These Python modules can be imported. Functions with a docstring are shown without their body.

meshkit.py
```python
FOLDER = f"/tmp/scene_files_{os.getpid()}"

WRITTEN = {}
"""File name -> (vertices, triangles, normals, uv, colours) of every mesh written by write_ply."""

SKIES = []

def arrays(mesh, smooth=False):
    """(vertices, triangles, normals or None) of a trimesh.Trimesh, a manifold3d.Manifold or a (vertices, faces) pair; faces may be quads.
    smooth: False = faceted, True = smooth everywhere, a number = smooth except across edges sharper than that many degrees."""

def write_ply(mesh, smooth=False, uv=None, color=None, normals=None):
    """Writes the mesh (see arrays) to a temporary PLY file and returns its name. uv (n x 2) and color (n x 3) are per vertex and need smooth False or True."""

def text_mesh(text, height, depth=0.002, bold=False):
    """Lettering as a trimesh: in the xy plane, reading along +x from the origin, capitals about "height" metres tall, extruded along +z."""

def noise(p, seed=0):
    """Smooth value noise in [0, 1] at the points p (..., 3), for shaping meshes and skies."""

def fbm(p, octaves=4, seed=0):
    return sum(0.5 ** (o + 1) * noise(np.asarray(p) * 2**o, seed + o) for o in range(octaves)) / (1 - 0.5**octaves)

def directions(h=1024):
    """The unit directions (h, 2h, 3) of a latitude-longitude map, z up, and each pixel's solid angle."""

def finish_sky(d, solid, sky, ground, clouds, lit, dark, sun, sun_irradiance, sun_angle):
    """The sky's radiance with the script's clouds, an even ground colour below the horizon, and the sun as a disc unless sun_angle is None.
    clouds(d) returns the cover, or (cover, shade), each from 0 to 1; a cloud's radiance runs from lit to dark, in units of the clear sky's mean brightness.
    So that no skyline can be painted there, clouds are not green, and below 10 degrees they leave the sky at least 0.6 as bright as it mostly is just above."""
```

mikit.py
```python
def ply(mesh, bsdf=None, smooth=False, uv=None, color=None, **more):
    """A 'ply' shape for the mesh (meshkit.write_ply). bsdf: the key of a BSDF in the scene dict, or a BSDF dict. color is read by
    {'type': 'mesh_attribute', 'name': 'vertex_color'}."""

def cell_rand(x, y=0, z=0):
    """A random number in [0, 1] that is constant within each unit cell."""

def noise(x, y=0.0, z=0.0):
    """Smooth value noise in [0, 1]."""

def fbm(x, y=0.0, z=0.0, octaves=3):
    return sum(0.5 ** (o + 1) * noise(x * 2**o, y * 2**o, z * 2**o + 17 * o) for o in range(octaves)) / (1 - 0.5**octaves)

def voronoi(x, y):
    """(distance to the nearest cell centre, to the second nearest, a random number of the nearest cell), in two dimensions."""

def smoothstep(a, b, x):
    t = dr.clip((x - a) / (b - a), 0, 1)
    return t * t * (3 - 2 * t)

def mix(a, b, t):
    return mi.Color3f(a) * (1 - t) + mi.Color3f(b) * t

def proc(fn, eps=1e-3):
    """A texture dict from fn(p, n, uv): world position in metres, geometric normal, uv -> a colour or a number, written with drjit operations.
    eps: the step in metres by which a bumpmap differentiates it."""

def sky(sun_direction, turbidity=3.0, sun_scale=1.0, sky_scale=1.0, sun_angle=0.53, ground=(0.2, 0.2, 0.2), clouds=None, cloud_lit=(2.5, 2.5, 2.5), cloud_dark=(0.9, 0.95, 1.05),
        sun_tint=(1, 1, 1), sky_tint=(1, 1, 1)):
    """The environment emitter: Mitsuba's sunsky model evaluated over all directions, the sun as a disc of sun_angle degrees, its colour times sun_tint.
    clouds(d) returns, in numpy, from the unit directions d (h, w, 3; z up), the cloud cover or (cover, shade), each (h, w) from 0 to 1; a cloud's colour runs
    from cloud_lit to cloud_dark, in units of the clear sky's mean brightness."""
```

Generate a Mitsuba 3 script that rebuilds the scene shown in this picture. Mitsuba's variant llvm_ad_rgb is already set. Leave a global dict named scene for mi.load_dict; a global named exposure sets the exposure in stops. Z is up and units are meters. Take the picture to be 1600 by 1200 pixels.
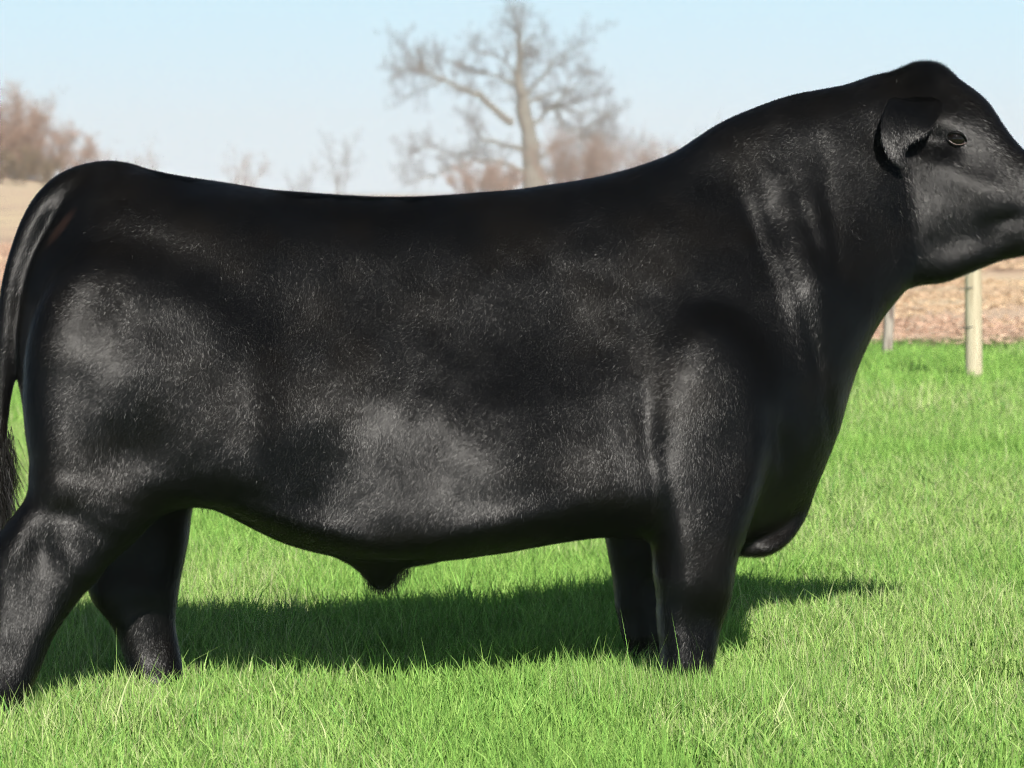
import math, random
import numpy as np, trimesh, mitsuba as mi, mikit, meshkit
import drjit as dr
from scipy.spatial import cKDTree
from scipy.interpolate import RBFInterpolator, splprep, splev
from scipy.ndimage import gaussian_filter, map_coordinates
from scipy.sparse import coo_matrix, diags
import shapely

T = mi.ScalarTransform4f
rng = np.random.default_rng(7)
random.seed(7)
scene, labels = {}, {}

# ------------------------------------------------------------------ camera, sky, exposure
EYE = np.array([0.0, -8.0, 1.298])
FOC = 4800.0                              # focal length in photograph pixels (1600 wide)
PITCH = math.atan((600 - 305) / FOC)
FWD = np.array([0, math.cos(PITCH), -math.sin(PITCH)])
scene['camera'] = {
    'type': 'thinlens', 'fov': math.degrees(2 * math.atan(800 / FOC)), 'fov_axis': 'x',
    'aperture_radius': 0.0076, 'focus_distance': 7.75, 'near_clip': 0.1, 'far_clip': 3000.0,
    'to_world': T().look_at(origin=EYE.tolist(), target=(EYE + FWD).tolist(), up=[0, 0, 1])}
SUN = np.array([0.20, -0.80, 0.69])


def haze_cover(d):
    e = np.degrees(np.arcsin(np.clip(d[..., 2], -1, 1)))
    n = meshkit.fbm(d * np.array([3.0, 3.0, 9.0]) + 5.0, 4, 3)
    t = np.clip((e - 4.0) / 9.0, 0, 1)
    return np.clip(0.95 * (1 - t * t * (3 - 2 * t)) + 0.08 * (n - 0.5), 0.02, 0.95), np.clip(e / 3.6 + 0.5 * (n - 0.5), 0, 1)


scene['sky_light'] = mikit.sky(SUN.tolist(), turbidity=3, clouds=haze_cover,
                               sky_scale=0.34, cloud_lit=(5.6, 6.7, 7.5), cloud_dark=(4.7, 6.75, 7.8), sun_tint=(0.86, 1.0, 1.28))
exposure = 2.2


def ray(px, py):
    d = FWD + np.array([1, 0, 0]) * (px - 800) / FOC + np.array([0, math.sin(PITCH), math.cos(PITCH)]) * (600 - py) / FOC
    return d


def at(px, py, Y):
    d = ray(px, py)
    return EYE + d * ((Y - EYE[1]) / d[1])


# ------------------------------------------------------------------ ground
def gz(x, y):
    """ground height: flat where the bull stands, rising into a rough bank beyond the fence"""
    x, y = np.asarray(x, float), np.asarray(y, float)
    b = np.clip((y - 16.5) / 9.0, 0, 1)
    b = b * b * (3 - 2 * b)
    wob = meshkit.fbm(np.stack([x * 0.16 + 3, y * 0.16, x * 0], -1), 3, 5) - 0.5
    far = np.clip((y - 26) / 120, 0, 1)
    return 0.35 * b + b * 0.5 * wob * np.clip(1.3 - y / 160, 0.3, 1) + 0.75 * far + 2.6 * np.exp(-0.5 * ((x + 50) / 13) ** 2 - 0.5 * ((y - 195) / 55) ** 2) + 0.02 * np.clip(x, -6, 6) * np.clip(1.5 - y / 12, 0, 1)


# ------------------------------------------------------------------ materials
def two(b):
    return {'type': 'twosided', 'b': b}


def coat_col(p, n, uv):
    t = mikit.fbm(p.x * 5, p.y * 5, p.z * 5, 3)
    c = mikit.mix((0.0018, 0.0018, 0.0021), (0.0042, 0.0033, 0.0026), mikit.smoothstep(0.45, 0.75, t))
    dx, dz = p.x - BARE[0], p.z - BARE[2]
    along, off = dx * 0.62 + dz * 0.78, dx * 0.78 - dz * 0.62
    return mikit.mix(c, (0.022, 0.012, 0.009), 1 - mikit.smoothstep(0.2, 1.1, dr.sqrt(dr.square(along / 0.07) + dr.square(off / 0.015)) + 0.4 * (t - 0.5)))


def coat_rel(p, n, uv):
    w = mikit.noise(p.x * 9, p.y * 9, p.z * 9) * 40
    a = mikit.noise(p.x * 330 + p.z * 60 + w * 0.1, p.y * 200, p.z * 170 - p.x * 60)
    b = mikit.noise(p.x * 150, p.y * 150, p.z * 110 + 9)
    return 0.0004 * a + 0.0 * b


BARE = at(100, 354, -0.19)                   # bare reddish skin under the tail head
scene['mat_coat'] = {'type': 'bumpmap', 'a': mikit.proc(coat_rel, 0.0008), 'scale': 1.0,
                     'b': {'type': 'principled', 'base_color': mikit.proc(coat_col), 'roughness': 0.40, 'specular': 0.15}}
scene['mat_ground'] = {'type': 'diffuse', 'reflectance': {'type': 'rgb', 'value': [0.08, 0.13, 0.03]}}

# ------------------------------------------------------------------ the bull
YAW = math.radians(8)
BU = np.array([math.cos(YAW), math.sin(YAW), 0.0])       # along the body, tail to head
BV = np.array([-math.sin(YAW), math.cos(YAW), 0.0])      # away from the camera


def bp(px, py, v=0.0):
    """(u, w) on the body plane at lateral offset v of a point seen at px, py"""
    d = ray(px, py)
    t = (v - EYE @ BV) / (d @ BV)
    p = EYE + d * t
    return p @ BU, p[2]


def b2w(q):
    q = np.asarray(q, float)
    return q[..., :1] * BU + q[..., 1:2] * BV + q[..., 2:3] * np.array([0, 0, 1.0])


H = 0.0075
U0, U1, V0, V1, W0, W1 = -1.62, 1.72, -0.56, 0.56, -0.09, 1.80
gu, gv, gw = np.arange(U0, U1, H), np.arange(V0, V1, H), np.arange(W0, W1, H)
FIELD = np.full((len(gu), len(gv), len(gw)), 1.0, np.float32)


def smin(a, b, k):
    h = np.clip(0.5 + 0.5 * (b - a) / k, 0, 1)
    return b * (1 - h) + a * h - k * h * (1 - h)


def closed_spline(pts, n=900):
    p = np.array(pts + pts[:1], float)
    seg = np.r_[0, np.cumsum(np.sqrt(np.linalg.norm(np.diff(p, axis=0), axis=1)))]
    tck, _ = splprep(p.T, u=seg / seg[-1], s=0, per=True, k=3)
    return np.stack(splev(np.linspace(0, 1, n, endpoint=False), tck), 1)


def volume(outline, widths, v0=0.0, k=0.05, pw=2.0, blur=1.5, shear=None, relief=None, limb=False):
    """a solid from its side outline, with half-widths W and edge rounding R given at points (px, py, W, R); joined smoothly"""
    global FIELD
    poly = closed_spline([bp(x, y, v0) for x, y in outline])
    lo, hi = poly.min(0) - 0.12, poly.max(0) + 0.12
    wmax = max(c[2] for c in widths) + 0.12
    iu = slice(max(0, int((lo[0] - U0) / H)), min(len(gu), int((hi[0] - U0) / H) + 1))
    iw = slice(max(0, int((lo[1] - W0) / H)), min(len(gw), int((hi[1] - W0) / H) + 1))
    sh = 0.2 if shear is not None else 0
    iv = slice(max(0, int((v0 - wmax - sh - V0) / H)), min(len(gv), int((v0 + wmax + sh - V0) / H) + 1))
    u, w = np.meshgrid(gu[iu], gw[iw], indexing='ij')
    P = np.stack([u.ravel(), w.ravel()], 1)
    dense = np.vstack([poly + (np.roll(poly, -1, 0) - poly) * t for t in (0, .25, .5, .75)])
    s = cKDTree(dense).query(P)[0]
    s = np.where(shapely.contains_xy(shapely.Polygon(poly), P[:, 0], P[:, 1]), s, -s).reshape(u.shape)
    s = gaussian_filter(s, blur)
    c = np.array([[*bp(x, y, v0), a, b] for x, y, a, b in widths])
    if limb:
        WR = RBFInterpolator(c[:, :2], c[:, 2:], kernel='linear', degree=0, smoothing=1e-3)(P).reshape(*u.shape, 2)
        WR = gaussian_filter(WR, (4, 4, 0))
    else:
        WR = RBFInterpolator(c[:, :2], c[:, 2:], kernel='thin_plate_spline', smoothing=1e-4)(P).reshape(*u.shape, 2)
    W = np.clip(WR[..., 0], c[:, 2].min() * 0.8, c[:, 2].max() * 1.08)
    R = np.clip(WR[..., 1], c[:, 3].min() * 0.8, c[:, 3].max() * 1.08)
    a = np.maximum(0, 1 - s / R)
    vv = gv[iv][None, :, None] - v0
    if shear is not None:
        vv = vv - shear(u, w)[:, None, :]
    q = ((a ** pw)[:, None, :] + (np.abs(vv) / W[:, None, :]) ** pw) ** (1 / pw)
    q = q.astype(np.float32)
    g = np.gradient(q, H)
    gl = np.sqrt(g[0] ** 2 + g[1] ** 2 + g[2] ** 2)
    d = (q - 1) / np.maximum(gl, 1.0)
    if relief is not None:
        d = d + relief(u, w)[:, None, :]
    sub = FIELD[iu, iv, iw]
    FIELD[iu, iv, iw] = smin(sub, d, k)


def tube_volume(pts, k=0.03):
    """round limb through points (px, py, v, radius)"""
    global FIELD
    c = np.array([[bp(x, y, v)[0], v, bp(x, y, v)[1], r] for x, y, v, r in pts])
    tck, _ = splprep(c.T, s=0, k=3)
    c = np.stack(splev(np.linspace(0, 1, 160), tck), 1)
    lo, hi = c[:, :3].min(0) - 0.12, c[:, :3].max(0) + 0.12
    sl = tuple(slice(max(0, int((l - o) / H)), min(n, int((h - o) / H) + 1)) for l, h, o, n in zip(lo, hi, (U0, V0, W0), FIELD.shape))
    g = np.stack(np.meshgrid(gu[sl[0]], gv[sl[1]], gw[sl[2]], indexing='ij'), -1).reshape(-1, 3)
    dd, i = cKDTree(c[:, :3]).query(g)
    d = (dd - c[i, 3]).reshape(FIELD[sl].shape).astype(np.float32)
    FIELD[sl] = smin(FIELD[sl], d, k)


def bumps(items):
    """muscle relief on the flanks: (px, py, sigma_x_px, sigma_y_px, angle_deg, height_m)"""
    rows = [(*bp(i[0], i[1], i[6] if len(i) > 6 else -0.3), i[2] / 600, i[3] / 600, math.radians(i[4]), i[5]) for i in items]

    def f(u, w):
        t = 0
        for cu, cw, su, sw, a, h in rows:
            du, dw = u - cu, w - cw
            x, y = du * math.cos(a) + dw * math.sin(a), -du * math.sin(a) + dw * math.cos(a)
            t = t - h * np.exp(-0.5 * ((x / su) ** 2 + (y / sw) ** 2))
        return t
    return f


TRUNK = [(88, 335), (108, 295), (150, 264), (195, 258), (260, 272), (330, 283), (380, 291), (450, 300), (540, 306), (620, 308), (700, 305), (800, 297),
         (900, 283), (1000, 260), (1060, 235), (1100, 208), (1150, 180), (1200, 160), (1250, 145), (1300, 136), (1345, 131), (1385, 150), (1415, 220),
         (1432, 320), (1430, 395), (1412, 445), (1392, 472), (1362, 510), (1340, 552), (1322, 600), (1311, 650), (1298, 692), (1277, 748), (1256, 790),
         (1240, 800), (1215, 822), (1185, 836), (1150, 842), (1090, 846), (1020, 838), (945, 833), (900, 836), (830, 846), (750, 860), (680, 868), (620, 870),
         (560, 868), (500, 860), (430, 838), (380, 813), (335, 790), (290, 775), (200, 765), (110, 745), (60, 710), (38, 650), (30, 590), (30, 510), (40, 440), (58, 385)]
TW = [(60, 500, .17, .18), (150, 330, .15, .15), (270, 340, .22, .17), (200, 470, .25, .22), (200, 600, .30, .22), (200, 690, .29, .16), (440, 390, .215, .2), (440, 520, .28, .26),
      (600, 380, .195, .20), (600, 500, .25, .30), (600, 620, .325, .28), (760, 720, .385, .18), (700, 800, .372, .14), (600, 840, .33, .11), (390, 620, .335, .2), (380, 720, .33, .14),
      (500, 630, .345, .24), (500, 720, .325, .18), (500, 800, .29, .12),
      (900, 350, .185, .20), (900, 500, .255, .30), (900, 620, .325, .26), (900, 740, .375, .15), (900, 805, .35, .12),
      (1040, 370, .20, .20), (1090, 480, .265, .26), (1100, 610, .345, .24), (1060, 760, .345, .15), (1150, 250, .11, .15), (1180, 340, .155, .2), (1250, 340, .18, .2), (1245, 430, .25, .2), (1290, 210, .12, .14), (1370, 300, .165, .12),
      (1330, 450, .19, .12), (1220, 560, .27, .16), (1260, 670, .20, .12), (1200, 830, .09, .08), (1150, 760, .22, .13)]
RELIEF = bumps([
    (1260, 350, 55, 95, 12, .012),            # neck muscle
    (1205, 390, 9, 70, 16, -.008), (1232, 360, 6, 60, 15, -.004), (1285, 370, 8, 60, 14, -.006), (1318, 350, 9, 90, 3, -.006),   # folds of the neck
    (1105, 590, 75, 110, 12, .012),           # shoulder blade
    (1006, 670, 15, 42, -4, -.016), (972, 690, 9, 40, -3, -.005), (948, 700, 8, 36, 4, -.003),    # hollow and folds behind the shoulder
    (1245, 560, 30, 110, 14, -.016),          # groove between neck and shoulder
    (1165, 655, 70, 24, 30, -.005),
    (545, 688, 98, 64, -38, -.034),           # flank hollow
    (402, 600, 20, 100, 0, .008),             # fold in front of the stifle
    (450, 812, 120, 13, -16, .014),           # lower edge of the flank
    (760, 815, 110, 13, 14, .008), (810, 640, 130, 46, 6, .012), (950, 640, 40, 60, 0, .006),
    (200, 600, 110, 60, 20, .008), (92, 608, 38, 46, 0, -.015), (212, 700, 48, 34, 30, -.016), (160, 318, 60, 9, 16, -.008),
    (1285, 560, 8, 90, 16, -.009), (1225, 690, 13, 30, 20, -.011), (330, 330, 40, 26, -10, .008),
    (225, 915, 22, 14, -20, .014, .185), (158, 922, 14, 18, -40, .012, .185), (240, 1058, 26, 14, 0, .012, .185), (252, 985, 9, 36, 0, -.007, .185), (0, 1078, 20, 12, 0, .010),
    (130, 760, 60, 8, -12, .006), (150, 788, 60, 7, -18, .007), (165, 815, 45, 6, -24, .006), (95, 800, 25, 12, 0, -.008),
    (62, 852, 18, 30, 10, -.016), (34, 830, 16, 26, 0, .016), (120, 880, 30, 12, -50, .006),
    (1075, 770, 40, 60, 10, .008), (1026, 800, 9, 60, 8, -.012), (1082, 905, 26, 22, 0, .011), (1048, 930, 8, 40, 0, -.010), (1105, 962, 16, 24, 20, -.014), (1070, 1035, 26, 12, 0, .012),
    (1040, 960, 12, 8, 20, .006), (1042, 985, 12, 7, 20, .006), (1040, 900, 10, 8, 20, .005), (1070, 1005, 20, 14, 0, .006),
])
volume(TRUNK, TW, 0.0, 0.05, pw=2.1, blur=4)
# hind legs: thigh, gaskin, hock, cannon
NHIND = [(130, 400), (70, 455), (40, 540), (36, 640), (46, 715), (46, 762), (32, 800), (6, 828), (-14, 848), (-20, 900), (-22, 950), (-28, 1000), (-46, 1050), (-58, 1100), (-62, 1160),
         (40, 1160), (42, 1105), (56, 1060), (76, 1010), (110, 952), (150, 905), (180, 872), (214, 842), (244, 808), (300, 784), (372, 752), (406, 670), (404, 545), (345, 445), (220, 395)]
HW = [(200, 560, .155, .13), (100, 560, .13, .12), (150, 430, .09, .1), (320, 560, .125, .13), (365, 690, .105, .10), (180, 720, .125, .11), (120, 820, .09, .09), (60, 900, .068, .06),
      (30, 1000, .06, .05), (5, 1060, .062, .05), (-10, 1110, .068, .05)]
volume(NHIND, HW, -0.185, 0.06, pw=2.2, blur=2, limb=True)
FHIND = [(130, 430), (80, 520), (70, 640), (90, 740), (110, 820), (128, 890), (140, 918), (156, 950), (180, 985), (193, 1025), (208, 1080), (204, 1130),
         (306, 1130), (293, 1080), (285, 1040), (278, 1000), (275, 960), (283, 900), (295, 840), (300, 790), (315, 730), (330, 640), (300, 500), (210, 420)]
FHW = [(200, 560, .15, .13), (120, 560, .12, .12), (280, 560, .12, .12), (200, 720, .12, .11), (210, 830, .085, .10), (210, 920, .065, .075), (232, 1000, .056, .06), (250, 1060, .058, .06), (255, 1110, .065, .06)]
volume(FHIND, FHW, 0.185, 0.06, pw=2.2, blur=2, limb=True)
NFORE = [(1060, 500), (1010, 590), (992, 690), (1000, 775), (1013, 830), (1017, 880), (1021, 930), (1025, 975), (1030, 1030), (1026, 1060), (1018, 1130), (1118, 1130), (1106, 1050), (1113, 1000), (1125, 960),
         (1132, 930), (1140, 872), (1152, 842), (1174, 780), (1196, 710), (1205, 630), (1185, 550), (1125, 490)]
FW = [(1100, 600, .125, .13), (1100, 700, .14, .09), (1090, 790, .15, .075), (1080, 860, .13, .065), (1075, 930, .098, .055), (1070, 1000, .08, .042), (1068, 1050, .064, .042), (1068, 1100, .07, .045)]
def splay(sign):
    def f(u, w):
        t = np.clip((0.64 - w) / 0.38, 0, 1)
        return sign * 0.055 * t * t * (3 - 2 * t)
    return f


volume(NFORE, FW, -0.228, 0.05, pw=2.2, blur=2.5, limb=True, shear=splay(-1))
FFORE = [(1000, 600), (960, 700), (944, 800), (950, 832), (957, 870), (966, 920), (974, 975), (986, 1040), (980, 1100), (1072, 1100), (1064, 1040), (1056, 980), (1064, 900), (1085, 830), (1120, 740), (1110, 620)]
volume(FFORE, [(1040, 700, .12, .1), (1020, 790, .1, .09), (1012, 860, .09, .08), (1012, 930, .075, .065), (1018, 1000, .06, .045), (1025, 1060, .065, .045)], 0.21, 0.05, pw=2.2, blur=2, limb=True, shear=splay(1))
# loose flap of the brisket
volume([(1140, 862), (1146, 846), (1176, 836), (1212, 826), (1240, 802), (1262, 780), (1256, 806), (1240, 832), (1222, 852), (1190, 867), (1160, 867)],
       [(1160, 855, .05, .02), (1200, 848, .075, .03), (1240, 815, .06, .028)], 0.0, 0.045, blur=1)
# sheath
volume([(530, 850), (552, 880), (568, 900), (580, 914), (598, 920), (613, 910), (620, 893), (645, 878), (680, 862), (640, 800), (560, 800)],
       [(600, 830, .10, .06), (595, 880, .055, .04), (597, 910, .03, .03)], 0.0, 0.05, blur=1)
# head
HEAD = [(1352, 128), (1394, 112), (1420, 100), (1441, 95), (1464, 97), (1480, 106), (1492, 120), (1520, 141), (1545, 166), (1560, 190), (1575, 211), (1590, 228), (1606, 242), (1645, 262), (1688, 285), (1712, 312), (1712, 345),
        (1700, 372), (1672, 392), (1640, 398), (1600, 397), (1562, 405), (1522, 420), (1475, 438), (1440, 442), (1412, 436), (1385, 380), (1350, 300), (1330, 200)]
HDW = [(1400, 150, .10, .09), (1445, 130, .085, .07), (1440, 200, .125, .10), (1500, 160, .10, .07), (1490, 220, .128, .10), (1450, 310, .138, .12), (1470, 395, .108, .065), (1550, 230, .098, .07),
       (1540, 300, .114, .10), (1540, 380, .090, .07), (1620, 290, .09, .07), (1620, 370, .07, .06), (1690, 330, .088, .06), (1370, 300, .12, .12)]
HREL = bumps([(1500, 174, 44, 16, -25, .014), (1492, 214, 42, 34, -20, .010), (1494, 220, 24, 15, -20, -.024), (1462, 226, 10, 14, 0, -.006), (1515, 262, 60, 18, -28, .005),
              (1470, 320, 30, 50, 0, .008), (1445, 350, 7, 48, -4, -.003), (1575, 296, 50, 18, -20, .006), (1606, 342, 24, 6, 10, -.010), (1585, 370, 26, 16, 0, -.010),
              (1500, 382, 50, 16, 15, -.005), (1430, 420, 16, 10, 30, -.010), (1455, 150, 16, 24, 0, -.006), (1530, 200, 18, 30, 30, -.008), (1550, 260, 22, 14, 0, -.006)])
volume(HEAD, HDW, 0.0, 0.06, blur=2, relief=HREL)
# tail
tube_volume([(200, 285, 0, .040), (160, 277, 0, .042), (125, 284, 0, .042), (98, 298, 0, .040), (76, 318, 0, .036)], 0.03)
tube_volume([(105, 293, 0, .039), (64, 332, 0, .038), (38, 390, 0, .034), (22, 445, 0, .031), (14, 505, 0, .029), (9, 565, 0, .027), (3, 625, 0, .025), (-4, 690, 0, .024), (-10, 760, 0, .018)], 0.004)


def surface(F):
    """surface nets: the zero surface of F as (vertices, triangles) in grid coordinates"""
    inside = F < 0
    nx, ny, nz = F.shape
    occ = np.zeros((nx - 1, ny - 1, nz - 1), np.int8)
    for i, j, k in np.ndindex(2, 2, 2):
        occ += inside[i:nx - 1 + i, j:ny - 1 + j, k:nz - 1 + k]
    cells = np.argwhere((occ > 0) & (occ < 8))
    index = np.full(occ.shape, -1, np.int32)
    index[tuple(cells.T)] = np.arange(len(cells))
    acc, cnt = np.zeros((len(cells), 3)), np.zeros(len(cells))
    corners = np.array(list(np.ndindex(2, 2, 2)))
    for a in range(8):
        for b in range(a + 1, 8):
            if np.abs(corners[a] - corners[b]).sum() != 1:
                continue
            fa, fb = F[tuple((cells + corners[a]).T)], F[tuple((cells + corners[b]).T)]
            on = (fa < 0) != (fb < 0)
            t = np.where(on, fa / np.where(on, fa - fb, 1), 0)[:, None]
            acc += np.where(on[:, None], cells + corners[a] + t * (corners[b] - corners[a]), 0)
            cnt += on
    V, faces = acc / cnt[:, None], []
    for ax in range(3):
        sl0, sl1 = [slice(None)] * 3, [slice(None)] * 3
        sl0[ax], sl1[ax] = slice(None, -1), slice(1, None)
        e = np.argwhere(inside[tuple(sl0)] != inside[tuple(sl1)])
        b, c = [(1, 2), (2, 0), (0, 1)][ax]
        e = e[(e[:, b] > 0) & (e[:, c] > 0) & (e[:, b] < F.shape[b] - 1) & (e[:, c] < F.shape[c] - 1)]
        eb, ec = np.eye(3, dtype=int)[b], np.eye(3, dtype=int)[c]
        q = np.stack([index[tuple((e - eb - ec).T)], index[tuple((e - ec).T)], index[tuple(e.T)], index[tuple((e - eb).T)]], 1)
        flip = ~inside[tuple(e.T)]
        q[flip] = q[flip][:, ::-1]
        faces.append(q)
    q = np.vstack(faces)
    return V, np.vstack([q[:, [0, 1, 2]], q[:, [0, 2, 3]]])


uu, ww = np.meshgrid(gu, gw, indexing='ij')
side = np.clip((np.abs(gv) - 0.05) / 0.10, 0, 1)
lump = np.stack(np.meshgrid(gu[::3], gv[::3], gw[::3], indexing='ij'), -1)
lump = (meshkit.fbm(lump * 11.0, 2, 6) - 0.5) * 0.004 + (meshkit.fbm(lump * 4.0 + 7, 1, 2) - 0.5) * 0.003
FIELD += np.repeat(np.repeat(np.repeat(lump.astype(np.float32), 3, 0), 3, 1), 3, 2)[:len(gu), :len(gv), :len(gw)]
FIELD = FIELD + (RELIEF(uu, ww)[:, None, :] * (side * side * (3 - 2 * side))[None, :, None]).astype(np.float32)
FIELD = gaussian_filter(FIELD, 1.2)
FIELD = np.maximum(FIELD, (0.02 * gu[:, None, None] - gw[None, None, :]).astype(np.float32))
V, Fc = surface(FIELD)
e = np.vstack([Fc[:, [0, 1]], Fc[:, [1, 2]], Fc[:, [2, 0]]])
A = coo_matrix((np.ones(len(e)), (e[:, 0], e[:, 1])), (len(V), len(V))).tocsr()
A = ((A + A.T) > 0).astype(float)
A = diags(1 / np.maximum(A.sum(1).A1 if hasattr(A.sum(1), 'A1') else np.asarray(A.sum(1)).ravel(), 1)) @ A
for _ in range(6):
    V = V + 0.5 * (A @ V - V)
    V = V - 0.53 * (A @ V - V)
V = V * H + np.array([U0, V0, W0])
bull = trimesh.Trimesh(b2w(V), Fc, process=False)
if bull.volume < 0:
    bull.invert()
bull = max(bull.split(only_watertight=False), key=lambda m: len(m.faces)) if bull.body_count > 1 else bull
scene['black_bull__body'] = mikit.ply(bull, 'mat_coat', smooth=True)
labels['black_bull'] = {'label': 'stocky glossy black bull standing side-on in the green grass field', 'category': 'bull'}



# ------------------------------------------------------------------ smaller parts of the bull
def project(P):
    d = np.asarray(P) - EYE
    up = np.array([0, math.sin(PITCH), math.cos(PITCH)])
    z = d @ FWD
    return 800 + FOC * d[..., 0] / z, 600 - FOC * (d @ up) / z, z


VN = np.array(bull.vertex_normals)
VX, VY, VZ = project(bull.vertices)


def skin(px, py, rad=7):
    """the point of the near flank seen at px, py, and its normal"""
    i = np.nonzero((abs(VX - px) < rad) & (abs(VY - py) < rad))[0]
    i = i[VZ[i] < VZ[i].min() + 0.03]
    n = VN[i].mean(0)
    return bull.vertices[i].mean(0), n / np.linalg.norm(n)


UP = np.array([0, 0, 1.0])


def hairs(root, direction, length, width, normal, bend=0.0, seg=1):
    """flat tapering hairs as (vertices, faces, normals)"""
    n = len(root)
    side = np.cross(direction, normal)
    side /= np.linalg.norm(side, axis=1, keepdims=True) + 1e-9
    lv = [root + direction * (length * t)[:, None] - normal * (bend * length * t * t)[:, None] for t in np.linspace(0, 1, seg + 1)] if seg > 1 else [root, root + direction * length[:, None]]
    rows, idx, k = [], [], 0
    for a in range(seg):
        w = width * (1 - 0.75 * a / max(seg, 1)) / 2
        rows += [lv[a] - side * w[:, None], lv[a] + side * w[:, None]]
    rows.append(lv[seg])
    Vh = np.stack(rows, 1)
    m = Vh.shape[1]
    f = []
    for a in range(seg - 1):
        b = 2 * a
        f += [[b, b + 1, b + 3], [b, b + 3, b + 2]]
    f.append([m - 3, m - 2, m - 1])
    F = (np.arange(n)[:, None, None] * m + np.array(f)[None]).reshape(-1, 3)
    return Vh.reshape(-1, 3), F, np.repeat(normal, m, 0)


def ply_n(vfn, bsdf):
    p = meshkit.write_ply((vfn[0], vfn[1]), False, normals=vfn[2])
    return {'type': 'ply', 'filename': p, 'face_normals': False, 'bsdf': {'type': 'ref', 'id': bsdf}}


def unit(a):
    return a / (np.linalg.norm(a, axis=-1, keepdims=True) + 1e-9)


def lay_of_coat(p, nn):
    sw = meshkit.fbm(p * 3.0, 3, 4)[:, None] - 0.5
    fine = meshkit.fbm(p * 16.0 + 3, 2, 8)[:, None] - 0.5
    flow = -BU * 0.55 - UP * (0.85 + 0.9 * sw) + BU * (sw * 1.4 + fine * 0.5)
    head = np.clip((p @ BU - 0.93) / 0.12, 0, 1)[:, None] * np.clip((p[:, 2:] - 1.0) / 0.1, 0, 1)
    flow = flow + head * BU * 1.1
    return flow, 0.30 + 0.12 * head[:, 0] + 0.13 * sw[:, 0] + 0.22 * fine[:, 0]


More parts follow.
